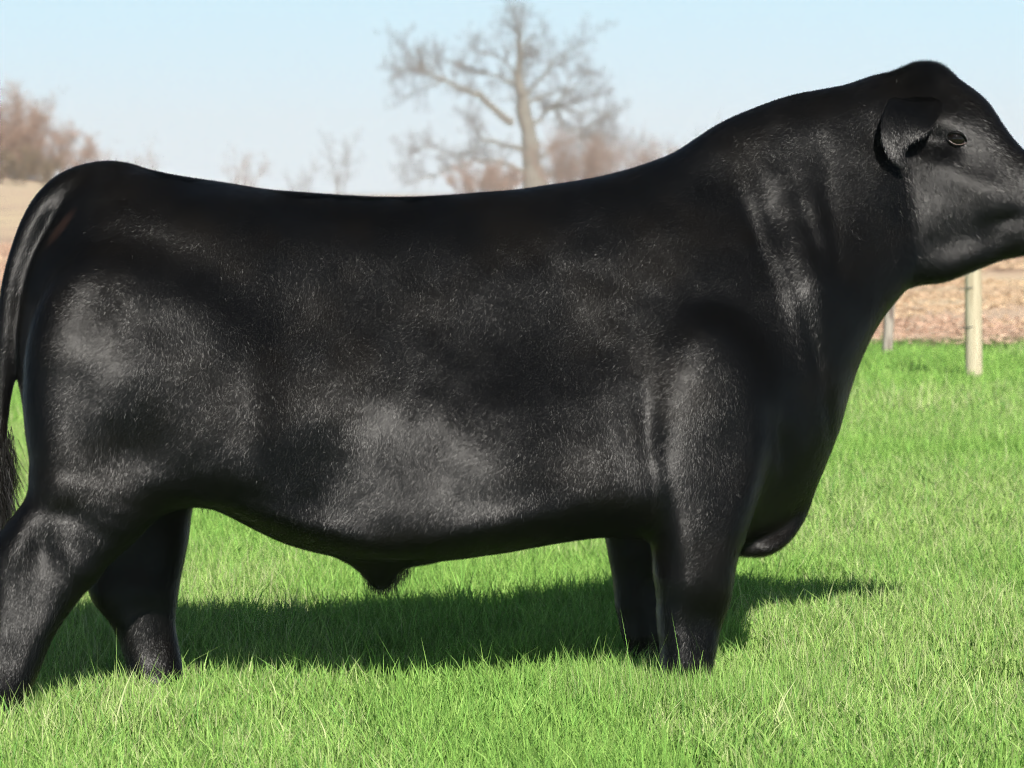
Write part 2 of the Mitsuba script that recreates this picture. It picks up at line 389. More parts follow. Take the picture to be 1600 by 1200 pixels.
# short coat lying back and down over the whole body
def coat(n, seed):
    r = np.random.default_rng(seed)
    tri = bull.triangles
    area = bull.area_faces * np.where(bull.face_normals @ BV < 0.35, 1.0, 0.12)
    fi = r.choice(len(tri), n, p=area / area.sum())
    a, b = r.random(n), r.random(n)
    fl = a + b > 1
    a[fl], b[fl] = 1 - a[fl], 1 - b[fl]
    t = tri[fi]
    p = t[:, 0] + a[:, None] * (t[:, 1] - t[:, 0]) + b[:, None] * (t[:, 2] - t[:, 0])
    vn = VN[bull.faces[fi]]
    nn = unit(vn[:, 0] * (1 - a - b)[:, None] + vn[:, 1] * a[:, None] + vn[:, 2] * b[:, None])
    flow, rise = lay_of_coat(p, nn)
    flow = flow + r.normal(0, 0.28, (n, 3))
    tang = unit(flow - (flow * nn).sum(1, keepdims=True) * nn)
    lift = rise + 0.12 * (r.random(n) - 0.2)
    stray = r.random(n) < 0.002
    lift = lift + stray * 0.5 * r.random(n)
    d = unit(tang + nn * lift[:, None])
    under = np.clip(-nn[:, 2], 0, 1)
    L = (0.008 + 0.006 * r.random(n)) * (1 + 1.0 * under)
    hn = unit(nn - tang * lift[:, None] + r.normal(0, 0.11, (n, 3)))
    px_, py_, _z = project(p)
    L = L * (1 + 0.5 * stray) * (1 + 1.0 * np.exp(-((px_ - 1440) / 45) ** 2 - ((py_ - 112) / 28) ** 2))
    return hairs(p - nn * 0.001, d, L, 0.0006 + 0.0004 * r.random(n), hn)


scene['mat_hair'] = two({'type': 'principled', 'base_color': mikit.proc(coat_col), 'roughness': 0.36, 'specular': 0.40})
fl_, up_ = lay_of_coat(bull.vertices, VN)
tg_ = unit(fl_ - (fl_ * VN).sum(1, keepdims=True) * VN)
scene['black_bull__body'] = ply_n((bull.vertices, bull.faces, unit(VN - tg_ * (up_ + 0.07)[:, None])), 'mat_coat')
scene['black_bull__coat_hair'] = ply_n(coat(1300000, 3), 'mat_hair')
labels['black_bull__coat_hair'] = {'kind': 'stuff'}

# tail switch and the tuft at the sheath
def strands(points, n, spread, L, seed, down, width=0.0016):
    r = np.random.default_rng(seed)
    i = r.integers(0, len(points), n)
    p = np.asarray(points)[i] + r.normal(0, 1, (n, 3)) * spread
    d = unit(np.asarray(down) + r.normal(0, 0.16, (n, 3)))
    nn = unit(r.normal(0, 1, (n, 3)) * 0.6 - BV)
    nn = unit(nn - (nn * d).sum(1, keepdims=True) * d)
    return hairs(p, d, L * (0.6 + 0.5 * r.random(n)), np.full(n, width), nn, 0.25, 4)


def line(pts, n=40, v=0.0):
    q = np.array([[bp(x, y, v)[0], v, bp(x, y, v)[1]] for x, y in pts])
    t = np.linspace(0, len(q) - 1, n)
    return b2w(np.stack([np.interp(t, np.arange(len(q)), q[:, k]) for k in range(3)], 1))


scene['mat_switch'] = two({'type': 'principled', 'base_color': {'type': 'rgb', 'value': [0.007, 0.0058, 0.005]}, 'roughness': 0.5, 'specular': 0.4})
scene['black_bull__tail_switch'] = ply_n(strands(line([(-4, 680), (-6, 720), (-4, 775)]), 2600, 0.016, 0.14, 5, [0.06, 0, -1]), 'mat_switch')
labels['black_bull__tail_switch'] = {'label': 'brown-black brush of loose hair at the end of the tail'}
scene['black_bull__belly_tuft'] = ply_n(strands(line([(578, 905), (600, 912), (616, 900), (635, 880)]), 700, 0.010, 0.030, 6, [0.05, -0.1, -1], 0.0014), 'mat_hair')
scene['black_bull__flank_tuft'] = ply_n(strands(line([(303, 777), (325, 781)], v=-0.05), 160, 0.008, 0.026, 8, [0.1, -0.1, -1], 0.0014), 'mat_hair')


# ears: thick cupped leaves hanging from the side of the poll
def ear(side):
    B, Tp = np.array([*bp(1412, 152), 0.0]), np.array([*bp(1418, 256, -0.19), 0.0])
    c = np.array([[bp(1414, 156)[0], 0.09, bp(1414, 156)[1]], [bp(1412, 160)[0], .145, bp(1412, 164, -.15)[1]],
                  [bp(1412, 190, -.18)[0], .180, bp(1412, 192, -.18)[1]], [bp(1417, 262, -.19)[0], .185, bp(1417, 262, -.19)[1]]])
    ns, nt = 26, 22
    tck, _ = splprep(c.T, s=0, k=3)
    cen = np.stack(splev(np.linspace(0, 1, ns), tck), 1)
    tan = unit(np.gradient(cen, axis=0))
    wid = 0.068 * np.interp(np.linspace(0, 1, ns), [0, .2, .45, .62, .8, .93, 1], [.45, .90, 1, .80, .50, .24, .04])
    across = unit(np.array([1.0, 0, 0.04]) - tan * (tan @ np.array([1.0, 0, 0.04]))[:, None])
    nor = np.cross(tan, across)
    if nor[-2][1] < 0:
        nor = -nor
    th = np.linspace(0, 2 * np.pi, nt, endpoint=False)
    P = []
    for i in range(ns):
        x, y = np.cos(th), np.sin(th)
        cup = 0.10 * (x ** 2) * wid[i]
        P.append(cen[i] + np.outer(x * wid[i], across[i]) + np.outer(y * 0.0075 * min(1, wid[i] / .02) * (1 - .3 * abs(x)) + cup, nor[i]))
    P = np.array(P)
    P[..., 1] *= -side if False else 1
    q = P.reshape(-1, 3)
    q = q * np.array([1, side, 1])
    f = []
    for i in range(ns - 1):
        for j in range(nt):
            a, b = i * nt + j, i * nt + (j + 1) % nt
            f += [[a, b, b + nt], [a, b + nt, a + nt]]
    f += [[(ns - 1) * nt, (ns - 1) * nt + j, (ns - 1) * nt + j + 1] for j in range(1, nt - 1)]
    m = trimesh.Trimesh(b2w(q), f, process=False)
    trimesh.repair.fix_normals(m)
    return m


for k, s_ in enumerate((-1, 1)):
    key = 'black_bull__ear' + ('' if k == 0 else '_001')
    m = ear(s_)
    r = np.random.default_rng(40 + k)
    en = np.array(m.vertex_normals)
    et = unit(-UP - (-UP @ en.T)[:, None] * en)
    scene[key] = ply_n((m.vertices, m.faces, unit(en - et * 0.45)), 'mat_coat')
    n_ = 14000
    pt, fi = trimesh.sample.sample_surface(m, n_, seed=11 + k)
    nn = m.face_normals[fi]
    fl = -UP + r.normal(0, .3, (n_, 3))
    tg = unit(fl - (fl * nn).sum(1, keepdims=True) * nn)
    scene[key + '__ear_hair'] = ply_n(hairs(np.asarray(pt), unit(tg + nn * .22), 0.006 + .005 * r.random(n_), np.full(n_, .0008), unit(nn - tg * .50 + r.normal(0, .12, (n_, 3)))), 'mat_hair')
    labels[key + '__ear_hair'] = {'kind': 'stuff'}

# eye: glossy ball, lids and a pale wet rim below
scene['mat_eye'] = {'type': 'principled', 'base_color': {'type': 'rgb', 'value': [0.006, 0.004, 0.003]}, 'roughness': 0.08, 'specular': 0.35}
scene['mat_rim'] = {'type': 'principled', 'base_color': {'type': 'rgb', 'value': [0.13, 0.09, 0.08]}, 'roughness': 0.35, 'specular': 0.5}
pe, ne = skin(1493, 219)
ex = unit(np.cross(UP, ne))                     # along the head
if ex[0] < 0:
    ex = -ex
ax_ = unit(ex * 0.96 - UP * 0.28)               # the lids slope down towards the nose
ay_ = unit(np.cross(ne, ax_))
if ay_[2] < 0:
    ay_ = -ay_
ball = trimesh.creation.icosphere(4, 0.026)
ball.apply_translation(pe - ne * 0.012)
scene['black_bull__eye'] = mikit.ply(ball, 'mat_eye', smooth=True)


def lid(s0, s1, ht, r, lift):
    t = np.linspace(s0, s1, 24)
    pts = [pe + ax_ * (0.030 * a) + ay_ * (ht * (1 - a * a)) + ne * (lift - 0.010 * a * a) for a in t]
    return tube_mesh(np.array(pts), r * (1 - 0.6 * np.abs(t) ** 3), 10)


def tube_mesh(p, rad, sides=6, cap=True):
    p = np.asarray(p, float)
    t = unit(np.gradient(p, axis=0))
    ref = np.where(np.abs(t[:, 2:]) < 0.9, [[0, 0, 1.0]], [[1.0, 0, 0]])
    a = unit(np.cross(t, ref))
    b = np.cross(t, a)
    g = np.arange(sides) * 2 * np.pi / sides
    rad = np.broadcast_to(rad, (len(p),))
    v = p[:, None] + rad[:, None, None] * (np.cos(g)[None, :, None] * a[:, None] + np.sin(g)[None, :, None] * b[:, None])
    i, j = np.meshgrid(np.arange(len(p) - 1), np.arange(sides), indexing='ij')
    q = np.stack([i * sides + j, i * sides + (j + 1) % sides, (i + 1) * sides + (j + 1) % sides, (i + 1) * sides + j], -1).reshape(-1, 4)
    f = np.vstack([q[:, [0, 1, 2]], q[:, [0, 2, 3]]])
    if cap:
        e = (len(p) - 1) * sides
        f = np.vstack([f, [[e, e + k, e + k + 1] for k in range(1, sides - 1)], [[0, k + 1, k] for k in range(1, sides - 1)]])
    return v.reshape(-1, 3), f


scene['black_bull__eyelid'] = mikit.ply(lid(-1, 1, 0.0165, 0.0048, 0.008), 'mat_coat', smooth=True)
scene['black_bull__eyelid_001'] = mikit.ply(lid(-1, 1, -0.0165, 0.0034, 0.006), 'mat_coat', smooth=True)
scene['black_bull__eye_rim'] = mikit.ply(lid(-0.6, 0.98, -0.0135, 0.0017, 0.0095), 'mat_rim', smooth=True)
labels['black_bull__eye_rim'] = {'label': 'pale wet rim below the eye'}

# ------------------------------------------------------------------ ground sheet
def ground_col(p, n, uv):
    a = mikit.fbm(p.x * 0.35, p.y * 0.35, 0.0, 3)
    edge = mikit.smoothstep(17.2, 19.2, p.y + (a - 0.5) * 3.5 + (mikit.noise(p.x * 2.0, p.y * 2.0) - 0.5) * 1.2)
    soil = mikit.mix((0.07, 0.13, 0.03), (0.11, 0.17, 0.045), mikit.noise(p.x * 7, p.y * 7))
    b = mikit.fbm(p.x * 0.22 + 9, p.y * 0.5, 0.0, 4)
    dry = mikit.mix((0.64, 0.52, 0.35), (0.58, 0.44, 0.32), mikit.smoothstep(0.35, 0.62, b))
    dry = mikit.mix(dry, (0.48, 0.36, 0.27), mikit.smoothstep(0.62, 0.78, mikit.fbm(p.x * 0.7, p.y * 0.9, 3.0, 4)))
    return mikit.mix(soil, dry, edge)


scene['mat_ground'] = {'type': 'diffuse', 'reflectance': mikit.proc(ground_col)}
xs = np.r_[-400, -250, -150, -90, -60, -40, -28, np.arange(-20, 20.1, 0.5), 28, 40, 60, 90, 150, 250, 400]
ys = np.r_[-60, -30, -14, np.arange(-8, 60, 0.5), 66, 75, 85, 100, 120, 150, 200, 300, 450, 800]
X, Y = np.meshgrid(xs, ys, indexing='ij')
gv_ = np.stack([X, Y, gz(X, Y)], -1).reshape(-1, 3)
i, j = np.meshgrid(np.arange(len(xs) - 1), np.arange(len(ys) - 1), indexing='ij')
n = len(ys)
q = np.stack([i * n + j, (i + 1) * n + j, (i + 1) * n + j + 1, i * n + j + 1], -1).reshape(-1, 4)
scene['field_ground'] = mikit.ply((gv_, q), 'mat_ground', smooth=True)
labels['field_ground'] = {'label': 'green pasture ground running back to a rough tan bank', 'category': 'ground', 'kind': 'structure'}

# ------------------------------------------------------------------ grass
scene['mat_grass'] = {'type': 'principledthin', 'base_color': {'type': 'mesh_attribute', 'name': 'vertex_color'}, 'roughness': 0.4, 'spec_trans': 0.0, 'diff_trans': 0.32, 'eta': 1.35}


def blade_patch(size, n, hmean, wid, seed, tone, seg=3, clump=0.06, gain=1.0):
    r = np.random.default_rng(seed)
    nc = max(6, int(n / 14))
    cc = r.random((nc, 2)) * size - size / 2
    ch = r.normal(1, 0.17, nc)
    cl = r.normal(0, 0.35, (nc, 2))
    ci = r.integers(0, nc, n)
    free = r.random(n) < 0.45
    xy = np.where(free[:, None], r.random((n, 2)) * size - size / 2, cc[ci] + r.normal(0, clump, (n, 2)))
    h = hmean * np.clip(ch[ci] * r.normal(1, 0.28, n), 0.3, 2.0)
    tall = r.random(n) < 0.007
    h[tall] *= 1.9
    az = r.random(n) * 2 * np.pi
    lean = np.stack([np.cos(az), np.sin(az)], 1) * np.abs(r.normal(0.30, 0.22, n))[:, None] + cl[ci] * 0.5
    face = r.random(n) * 2 * np.pi
    side = np.stack([np.cos(face), np.sin(face), np.zeros(n)], 1)
    w = wid * (0.7 + 0.6 * r.random(n))
    base = np.c_[xy, np.full(n, -0.004)]
    rows = []
    for k, t in enumerate(np.linspace(0, 1, seg + 1)):
        c = base + np.c_[lean * (h * t ** 1.9)[:, None], h * (t - 0.16 * t * t * np.linalg.norm(lean, axis=1))]
        if k < seg:
            ww = (w * (1 - 0.55 * t ** 1.5) / 2)[:, None]
            rows += [c - side * ww, c + side * ww]
        else:
            rows.append(c)
    V_ = np.stack(rows, 1)
    m = V_.shape[1]
    f = []
    for a in range(seg - 1):
        f += [[2 * a, 2 * a + 1, 2 * a + 3], [2 * a, 2 * a + 3, 2 * a + 2]]
    f.append([m - 3, m - 2, m - 1])
    F = (np.arange(n)[:, None, None] * m + np.array(f)[None]).reshape(-1, 3)
    base_c = gain * np.array([1.02, 1.0, 1.0]) * np.array(tone)[r.integers(0, len(tone), n)] * np.clip(r.normal(1, 0.16, (n, 1)), 0.5, 1.5)
    return {'type': 'shapegroup', 'blades': mikit.ply((V_.reshape(-1, 3), F), 'mat_grass', color=np.clip(np.repeat(base_c, m, 0), 0, 1))}


GREEN = [(0.21, 0.36, 0.085), (0.25, 0.40, 0.11), (0.17, 0.33, 0.075), (0.30, 0.41, 0.14), (0.23, 0.38, 0.09), (0.34, 0.42, 0.18), (0.19, 0.35, 0.08), (0.22, 0.38, 0.09), (0.26, 0.40, 0.11), (0.20, 0.36, 0.085), (0.25, 0.40, 0.11), (0.36, 0.42, 0.20), (0.13, 0.28, 0.07)]
LUSH = [(0.17, 0.33, 0.075), (0.20, 0.36, 0.08), (0.25, 0.39, 0.11), (0.23, 0.38, 0.09), (0.18, 0.35, 0.075)]
PALE = [(0.31, 0.41, 0.15), (0.26, 0.40, 0.11), (0.37, 0.42, 0.21), (0.22, 0.37, 0.09), (0.24, 0.38, 0.10), (0.29, 0.41, 0.13), (0.24, 0.39, 0.10), (0.21, 0.36, 0.09), (0.36, 0.42, 0.20), (0.15, 0.30, 0.08)]
count = 0


def lay(kind, y0, y1, size, variants, seed, label, cat, half):
    """copies of the patches over the strip y0..y1; half(y) is its half width"""
    r = np.random.default_rng(seed)
    k, step = 0, size * 0.92
    for y in np.arange(y0 + step / 2, y1, step):
        hw = half(y)
        for x in np.arange(-hw, hw + step, step):
            k += 1
            px_, py_ = x + r.normal(0, size * .06), y + r.normal(0, size * .06)
            nz = float(meshkit.fbm(np.array([px_ * .8 + 20, py_ * .5, 0.0]), 3, 9)) + r.normal(0, .05)
            v = variants[0 if nz < .44 else 1 if nz < .56 else 2]
            e = 0.2
            sx, sy = (gz(px_ + e, py_) - gz(px_ - e, py_)) / (2 * e), (gz(px_, py_ + e) - gz(px_, py_ - e)) / (2 * e)
            M = np.eye(4)
            a = r.random() * 2 * math.pi
            c_, s__ = math.cos(a), math.sin(a)
            M[:2, :2] = [[c_, -s__], [s__, c_]]
            M[2, 2] = r.uniform(.85, 1.15)
            M[2, :2] = np.array([sx, sy]) @ M[:2, :2]
            M[:3, 3] = [px_, py_, gz(px_, py_)]
            scene[f'{kind}__{k:03d}'] = {'type': 'instance', 'g': {'type': 'ref', 'id': v[r.integers(0, len(v))]}, 'to_world': T(M.tolist())}
    labels[kind] = {'label': label, 'category': cat, 'kind': 'stuff'}


def make(prefix, size, n, h, w, seg, clump, tones):
    out = []
    for ti, tone in enumerate(tones):
        ks = []
        for k in range(2):
            key = f'{prefix}_patch_{ti}{k}'
            scene[key] = blade_patch(size, n, h, w, 100 * ti + k + 17, tone, seg, clump, 1.0 if prefix == 'dry' else 1.44)
            ks.append(key)
        out.append(ks)
    return out


near = make('near', 0.6, 3600, 0.066, 0.0036, 3, 0.02, (LUSH, GREEN, PALE))
mid = make('mid', 1.1, 6000, 0.072, 0.0050, 2, 0.035, (LUSH, GREEN, PALE))
back = make('back', 2.2, 9000, 0.080, 0.0085, 2, 0.07, (LUSH, GREEN, PALE))
lay('foreground_grass', -2.4, 3.2, 0.6, near, 1, 'short bright green grass round the hooves of the bull', 'grass', lambda y: (y + 8) * .167 + 2.6)
for q_, (tx_, ty_) in enumerate(((0.42, -0.42), (0.62, -0.36), (0.30, -0.30))):   # longer grass left standing round the fore hoof
    M = np.diag([0.7, 0.7, 1.22, 1.0])
    M[:3, 3] = [tx_, ty_, gz(tx_, ty_)]
    scene[f'foreground_grass__{900 + q_:03d}'] = {'type': 'instance', 'g': {'type': 'ref', 'id': near[1][q_ % 2]}, 'to_world': T(M.tolist())}
lay('pasture_grass', 3.2, 9.5, 1.1, mid, 2, 'blurred bright green grass behind the bull', 'grass', lambda y: (y + 8) * .167 + 4)
lay('distant_grass', 9.5, 17.5, 2.2, back, 3, 'soft out of focus grass running to the fence posts', 'grass', lambda y: (y + 8) * .167 + 7)
DRY = [(0.66, 0.52, 0.35), (0.62, 0.48, 0.33), (0.70, 0.55, 0.38), (0.60, 0.45, 0.31)]
PINK = [(0.60, 0.43, 0.32), (0.56, 0.40, 0.30), (0.64, 0.47, 0.35), (0.52, 0.37, 0.28)]
dry = make('dry', 3.0, 3000, 0.022, 0.08, 2, 0.25, (PINK, DRY, DRY))
lay('dry_bank_grass', 18.2, 44, 3.0, dry, 4, 'dry tan and reddish tussock grass on the bank beyond the posts', 'dry grass', lambda y: (y + 8) * .167 + 8)

# ------------------------------------------------------------------ fence posts
def wood_col(p, n, uv):
    g = mikit.fbm(p.x * 60, p.y * 60, p.z * 3, 3)
    return mikit.mix((0.70, 0.62, 0.45), (0.54, 0.45, 0.31), mikit.smoothstep(0.35, 0.8, g))


def grey_wood(p, n, uv):
    g = mikit.fbm(p.x * 40, p.y * 40, p.z * 4, 3)
    return mikit.mix((0.50, 0.44, 0.38), (0.20, 0.15, 0.13), mikit.smoothstep(0.4, 0.65, g))


scene['mat_new_post'] = {'type': 'diffuse', 'reflectance': mikit.proc(wood_col)}
scene['mat_old_post'] = {'type': 'diffuse', 'reflectance': mikit.proc(grey_wood)}
scene['mat_wire'] = {'type': 'principled', 'base_color': {'type': 'rgb', 'value': [0.12, 0.11, 0.10]}, 'roughness': 0.5, 'metallic': 0.6}


def post(key, px, base_py, rad, height, mat, lean, label, marks):
    Y = 14.0
    for _ in range(30):                       # where the sight line meets the ground
        p = at(px, base_py, Y)
        Y += np.clip((p[2] - float(gz(p[0], p[1]))) * 12, -1, 1)
    p = at(px, base_py, Y)
    z0 = float(gz(p[0], p[1]))
    t = np.linspace(0, 1, 14)
    r = np.random.default_rng(int(px))
    c = np.stack([p[0] + lean * t, np.full(14, p[1]), z0 - 0.1 + (height + 0.1) * t], 1)
    v, f = tube_mesh(c, rad * (1.06 - 0.08 * t + r.normal(0, .012, 14)), 18)
    scene[key + '__shaft'] = mikit.ply((v, f), mat, smooth=40)
    cap = tube_mesh(np.array([c[-1] + UP * a for a in (-.001, .012, .022)]), np.array([rad * .97, rad * .85, rad * .4]), 18)
    scene[key + '__top'] = mikit.ply(cap, mat, smooth=40)
    for k, my in enumerate(marks):
        m_ = at(px, my, p[1])
        q_ = np.array([m_ + [a * rad * 1.3 - rad * .75, -rad * (1.04 - .25 * abs(a)), 0.004 * b] for a, b in ((-1, -2), (-.3, 0), (.3, 1), (.75, 1))])
        scene[key + '__staple' + (f'_{k:03d}' if k else '')] = mikit.ply(tube_mesh(q_, 0.0045, 6), 'mat_wire', smooth=True)
    labels[key] = {'label': label, 'category': 'fence post', 'group': 'fence posts beyond the bull'}
    return p


p1 = post('fence_post', 1522, 596, 0.056, 1.15, 'mat_new_post', -0.02, 'pale new wooden fence post under the jaw of the bull, wider of the two', (450, 511))
p2 = post('fence_post_001', 1385, 560, 0.040, 1.05, 'mat_old_post', 0.05, 'thin weathered grey fence post by the chest of the bull, the farther of the two', ())

# ------------------------------------------------------------------ trees
def build(lines, sides=4):
    vs, fs, at_ = [], [], 0
    for pts, rad, sd in lines:
        v, f = tube_mesh(pts, rad, sd, cap=False)
        vs.append(v)
        fs.append(f + at_)
        at_ += len(v)
    return np.vstack(vs), np.vstack(fs)


def wobble(r, a, d, L, n, amt, curl):
    p, out = np.array(a, float), [np.array(a, float)]
    for _ in range(n):
        d = unit(d + r.normal(0, amt, 3) + curl)
        p = p + d * L / n
        out.append(p.copy())
    return np.array(out)


def twigs(r, path, rad, lines, level, per_m, Lf, up=0.12, minr=0.015):
    """side shoots along a branch, again with shoots of their own"""
    if level == 0:
        return
    seg = np.linalg.norm(np.diff(path, axis=0), axis=1)
    tot = seg.sum()
    for _ in range(max(3, int(tot * per_m))):
        t = r.uniform(0.15, 1.0) * (len(path) - 1)
        i = min(int(t), len(path) - 2)
        p = path[i] + (path[i + 1] - path[i]) * (t - i)
        d0 = unit(path[i + 1] - path[i])
        d = unit(d0 * 0.7 + unit(r.normal(0, 1, 3)) * 0.85 + UP * up)
        L = Lf * r.uniform(0.45, 1.2)
        rr = max(minr, min(rad[i] * 0.6, 0.012 * level + 0.012 * L))
        q_ = wobble(r, p, d, L, 5, 0.15, UP * 0.03)
        rad2 = np.linspace(rr, minr * 0.7, 6)
        lines.append((q_, rad2, 3 if level < 2 else 4))
        twigs(r, q_, rad2, lines, level - 1, per_m * 1.5, Lf * 0.5, up, minr)


def bark(a, b, f=6):
    def col(p, n, uv):
        return mikit.mix(a, b, mikit.fbm(p.x * f, p.y * f, p.z * f * .5, 3))
    return {'type': 'diffuse', 'reflectance': mikit.proc(col)}


scene['mat_oak'] = bark((0.26, 0.245, 0.205), (0.18, 0.17, 0.15), 1.2)
scene['mat_oak_twig'] = bark((0.24, 0.215, 0.20), (0.18, 0.16, 0.15), 1.2)
scene['mat_red_twig'] = bark((0.38, 0.27, 0.22), (0.28, 0.20, 0.17), 3)
scene['mat_dry_leaf'] = {'type': 'principledthin', 'base_color': {'type': 'mesh_attribute', 'name': 'vertex_color'}, 'roughness': 0.6, 'diff_trans': 0.6, 'eta': 1.3}

YO = 300.0
LIMBS = [  # the oak: (px, py, radius px)
    ([(800, 192, 10), (772, 172, 8.5), (742, 148, 7), (708, 135, 5), (664, 115, 3.2), (645, 111, 2), (624, 110, 1)]),
    ([(690, 128, 3), (664, 136, 2.2), (644, 145, 1.5), (624, 159, .8)]),
    ([(664, 115, 3), (655, 103, 2), (647, 91, 1.6), (624, 67, .8)]),
    ([(700, 130, 2.4), (690, 112, 2), (685, 100, 1.4), (678, 81, .8)]),
    ([(805, 132, 5), (785, 122, 4), (769, 118, 3), (725, 105, 2.2), (691, 88, 1)]),
    ([(806, 122, 4), (796, 105, 3), (782, 91, 2.4), (749, 81, 1.8), (739, 61, .8)]),
    ([(811, 58, 3), (806, 45, 2.2), (796, 38, 1.8), (784, 30, .8)]),
    ([(812, 66, 3), (813, 40, 2), (805, 30, 1.4), (804, 22, .7)]),
    ([(813, 72, 3), (824, 62, 2), (834, 54, 1)]),
    ([(822, 150, 5), (838, 130, 4), (850, 115, 3), (870, 91, 2.2), (897, 78, 1.5), (914, 64, .8)]),
    ([(826, 205, 6), (836, 192, 5), (850, 177, 4), (870, 165, 3), (917, 152, 2), (942, 140, 1)]),
    ([(864, 167, 4), (874, 184, 3.2), (884, 202, 2.6), (911, 202, 2), (938, 189, 1.4), (962, 169, .8)]),
    ([(826, 160, 5), (850, 150, 3.6), (884, 142, 2.4), (890, 118, 1)]),
    ([(822, 232, 7), (790, 228, 5), (769, 223, 4), (749, 216, 3.4), (739, 236, 2.6), (708, 243, 2), (674, 229, 1.4), (647, 236, .8)]),
    ([(820, 268, 6), (790, 256, 4.5), (769, 250, 3.6), (742, 250, 3), (695, 267, 2.2), (664, 280, 1.5), (624, 292, .8)]),
    ([(752, 216, 3), (740, 202, 2), (728, 189, 1)]),
    ([(838, 250, 6), (870, 228, 4), (905, 214, 3), (952, 208, 1.2)]),
    ([(840, 278, 6), (880, 262, 4), (925, 250, 2.6), (975, 238, 1)]),
    ([(850, 176, 3), (880, 150, 2.4), (905, 128, 1.7), (920, 112, 1)]),
    ([(884, 202, 2.6), (915, 215, 2), (945, 222, 1.5), (970, 214, .8)]),
    ([(870, 166, 3), (905, 176, 2.2), (935, 172, 1.5), (960, 182, .8)]),
    ([(818, 120, 4), (828, 100, 3), (838, 84, 2), (842, 64, 1)]),
]
r = np.random.default_rng(21)
MPP = (YO - EYE[1]) / FOC                # metres to a photograph pixel out there


def limb(pts, depth):
    c = np.array([at(x, y, YO) for x, y, _ in pts])
    rad = np.array([q_[2] for q_ in pts]) * MPP * 0.62
    span = np.abs(c[:, 0] - c[0, 0]) + 0.4 * np.abs(c[:, 2] - c[0, 2])
    c[:, 1] += depth * span
    s = np.linspace(0, len(pts) - 1, len(pts) * 3)
    c2 = np.stack([np.interp(s, np.arange(len(pts)), c[:, k]) for k in range(3)], 1)
    c2[1:-1] += r.normal(0, 0.10, (len(c2) - 2, 3))
    return c2, np.interp(s, np.arange(len(pts)), rad)


trunk_pts = [(838, 322, 46), (836, 296, 34), (832, 262, 24), (828, 230, 22), (824, 200, 20), (818, 170, 17), (812, 140, 13), (811, 112, 9), (812, 85, 8), (811, 58, 5), (806, 40, 3)]
tl, tr = limb(trunk_pts, 0.0)
scene['bare_oak_tree__trunk'] = mikit.ply(tube_mesh(tl, tr * (1 + r.normal(0, .05, len(tr))), 12), 'mat_oak', smooth=60)
big, fine = [], []
twigs(r, tl[10:], tr[10:] * .3, fine, 3, 2.0, 2.4)
for k, pts in enumerate(LIMBS):
    c2, rad = limb(pts, r.uniform(-.6, .6))
    big.append((c2, rad, 7))
    twigs(r, c2, rad, fine, 3, 1.9, 2.6)
scene['bare_oak_tree__limbs'] = mikit.ply(build(big), 'mat_oak', smooth=True)
scene['bare_oak_tree__twigs'] = mikit.ply(build(fine), 'mat_oak_twig', smooth=True)
labels['bare_oak_tree'] = {'label': 'large bare old oak with a thick pale trunk and crooked limbs, behind the bull', 'category': 'tree'}
labels['bare_oak_tree__twigs'] = {'kind': 'stuff'}


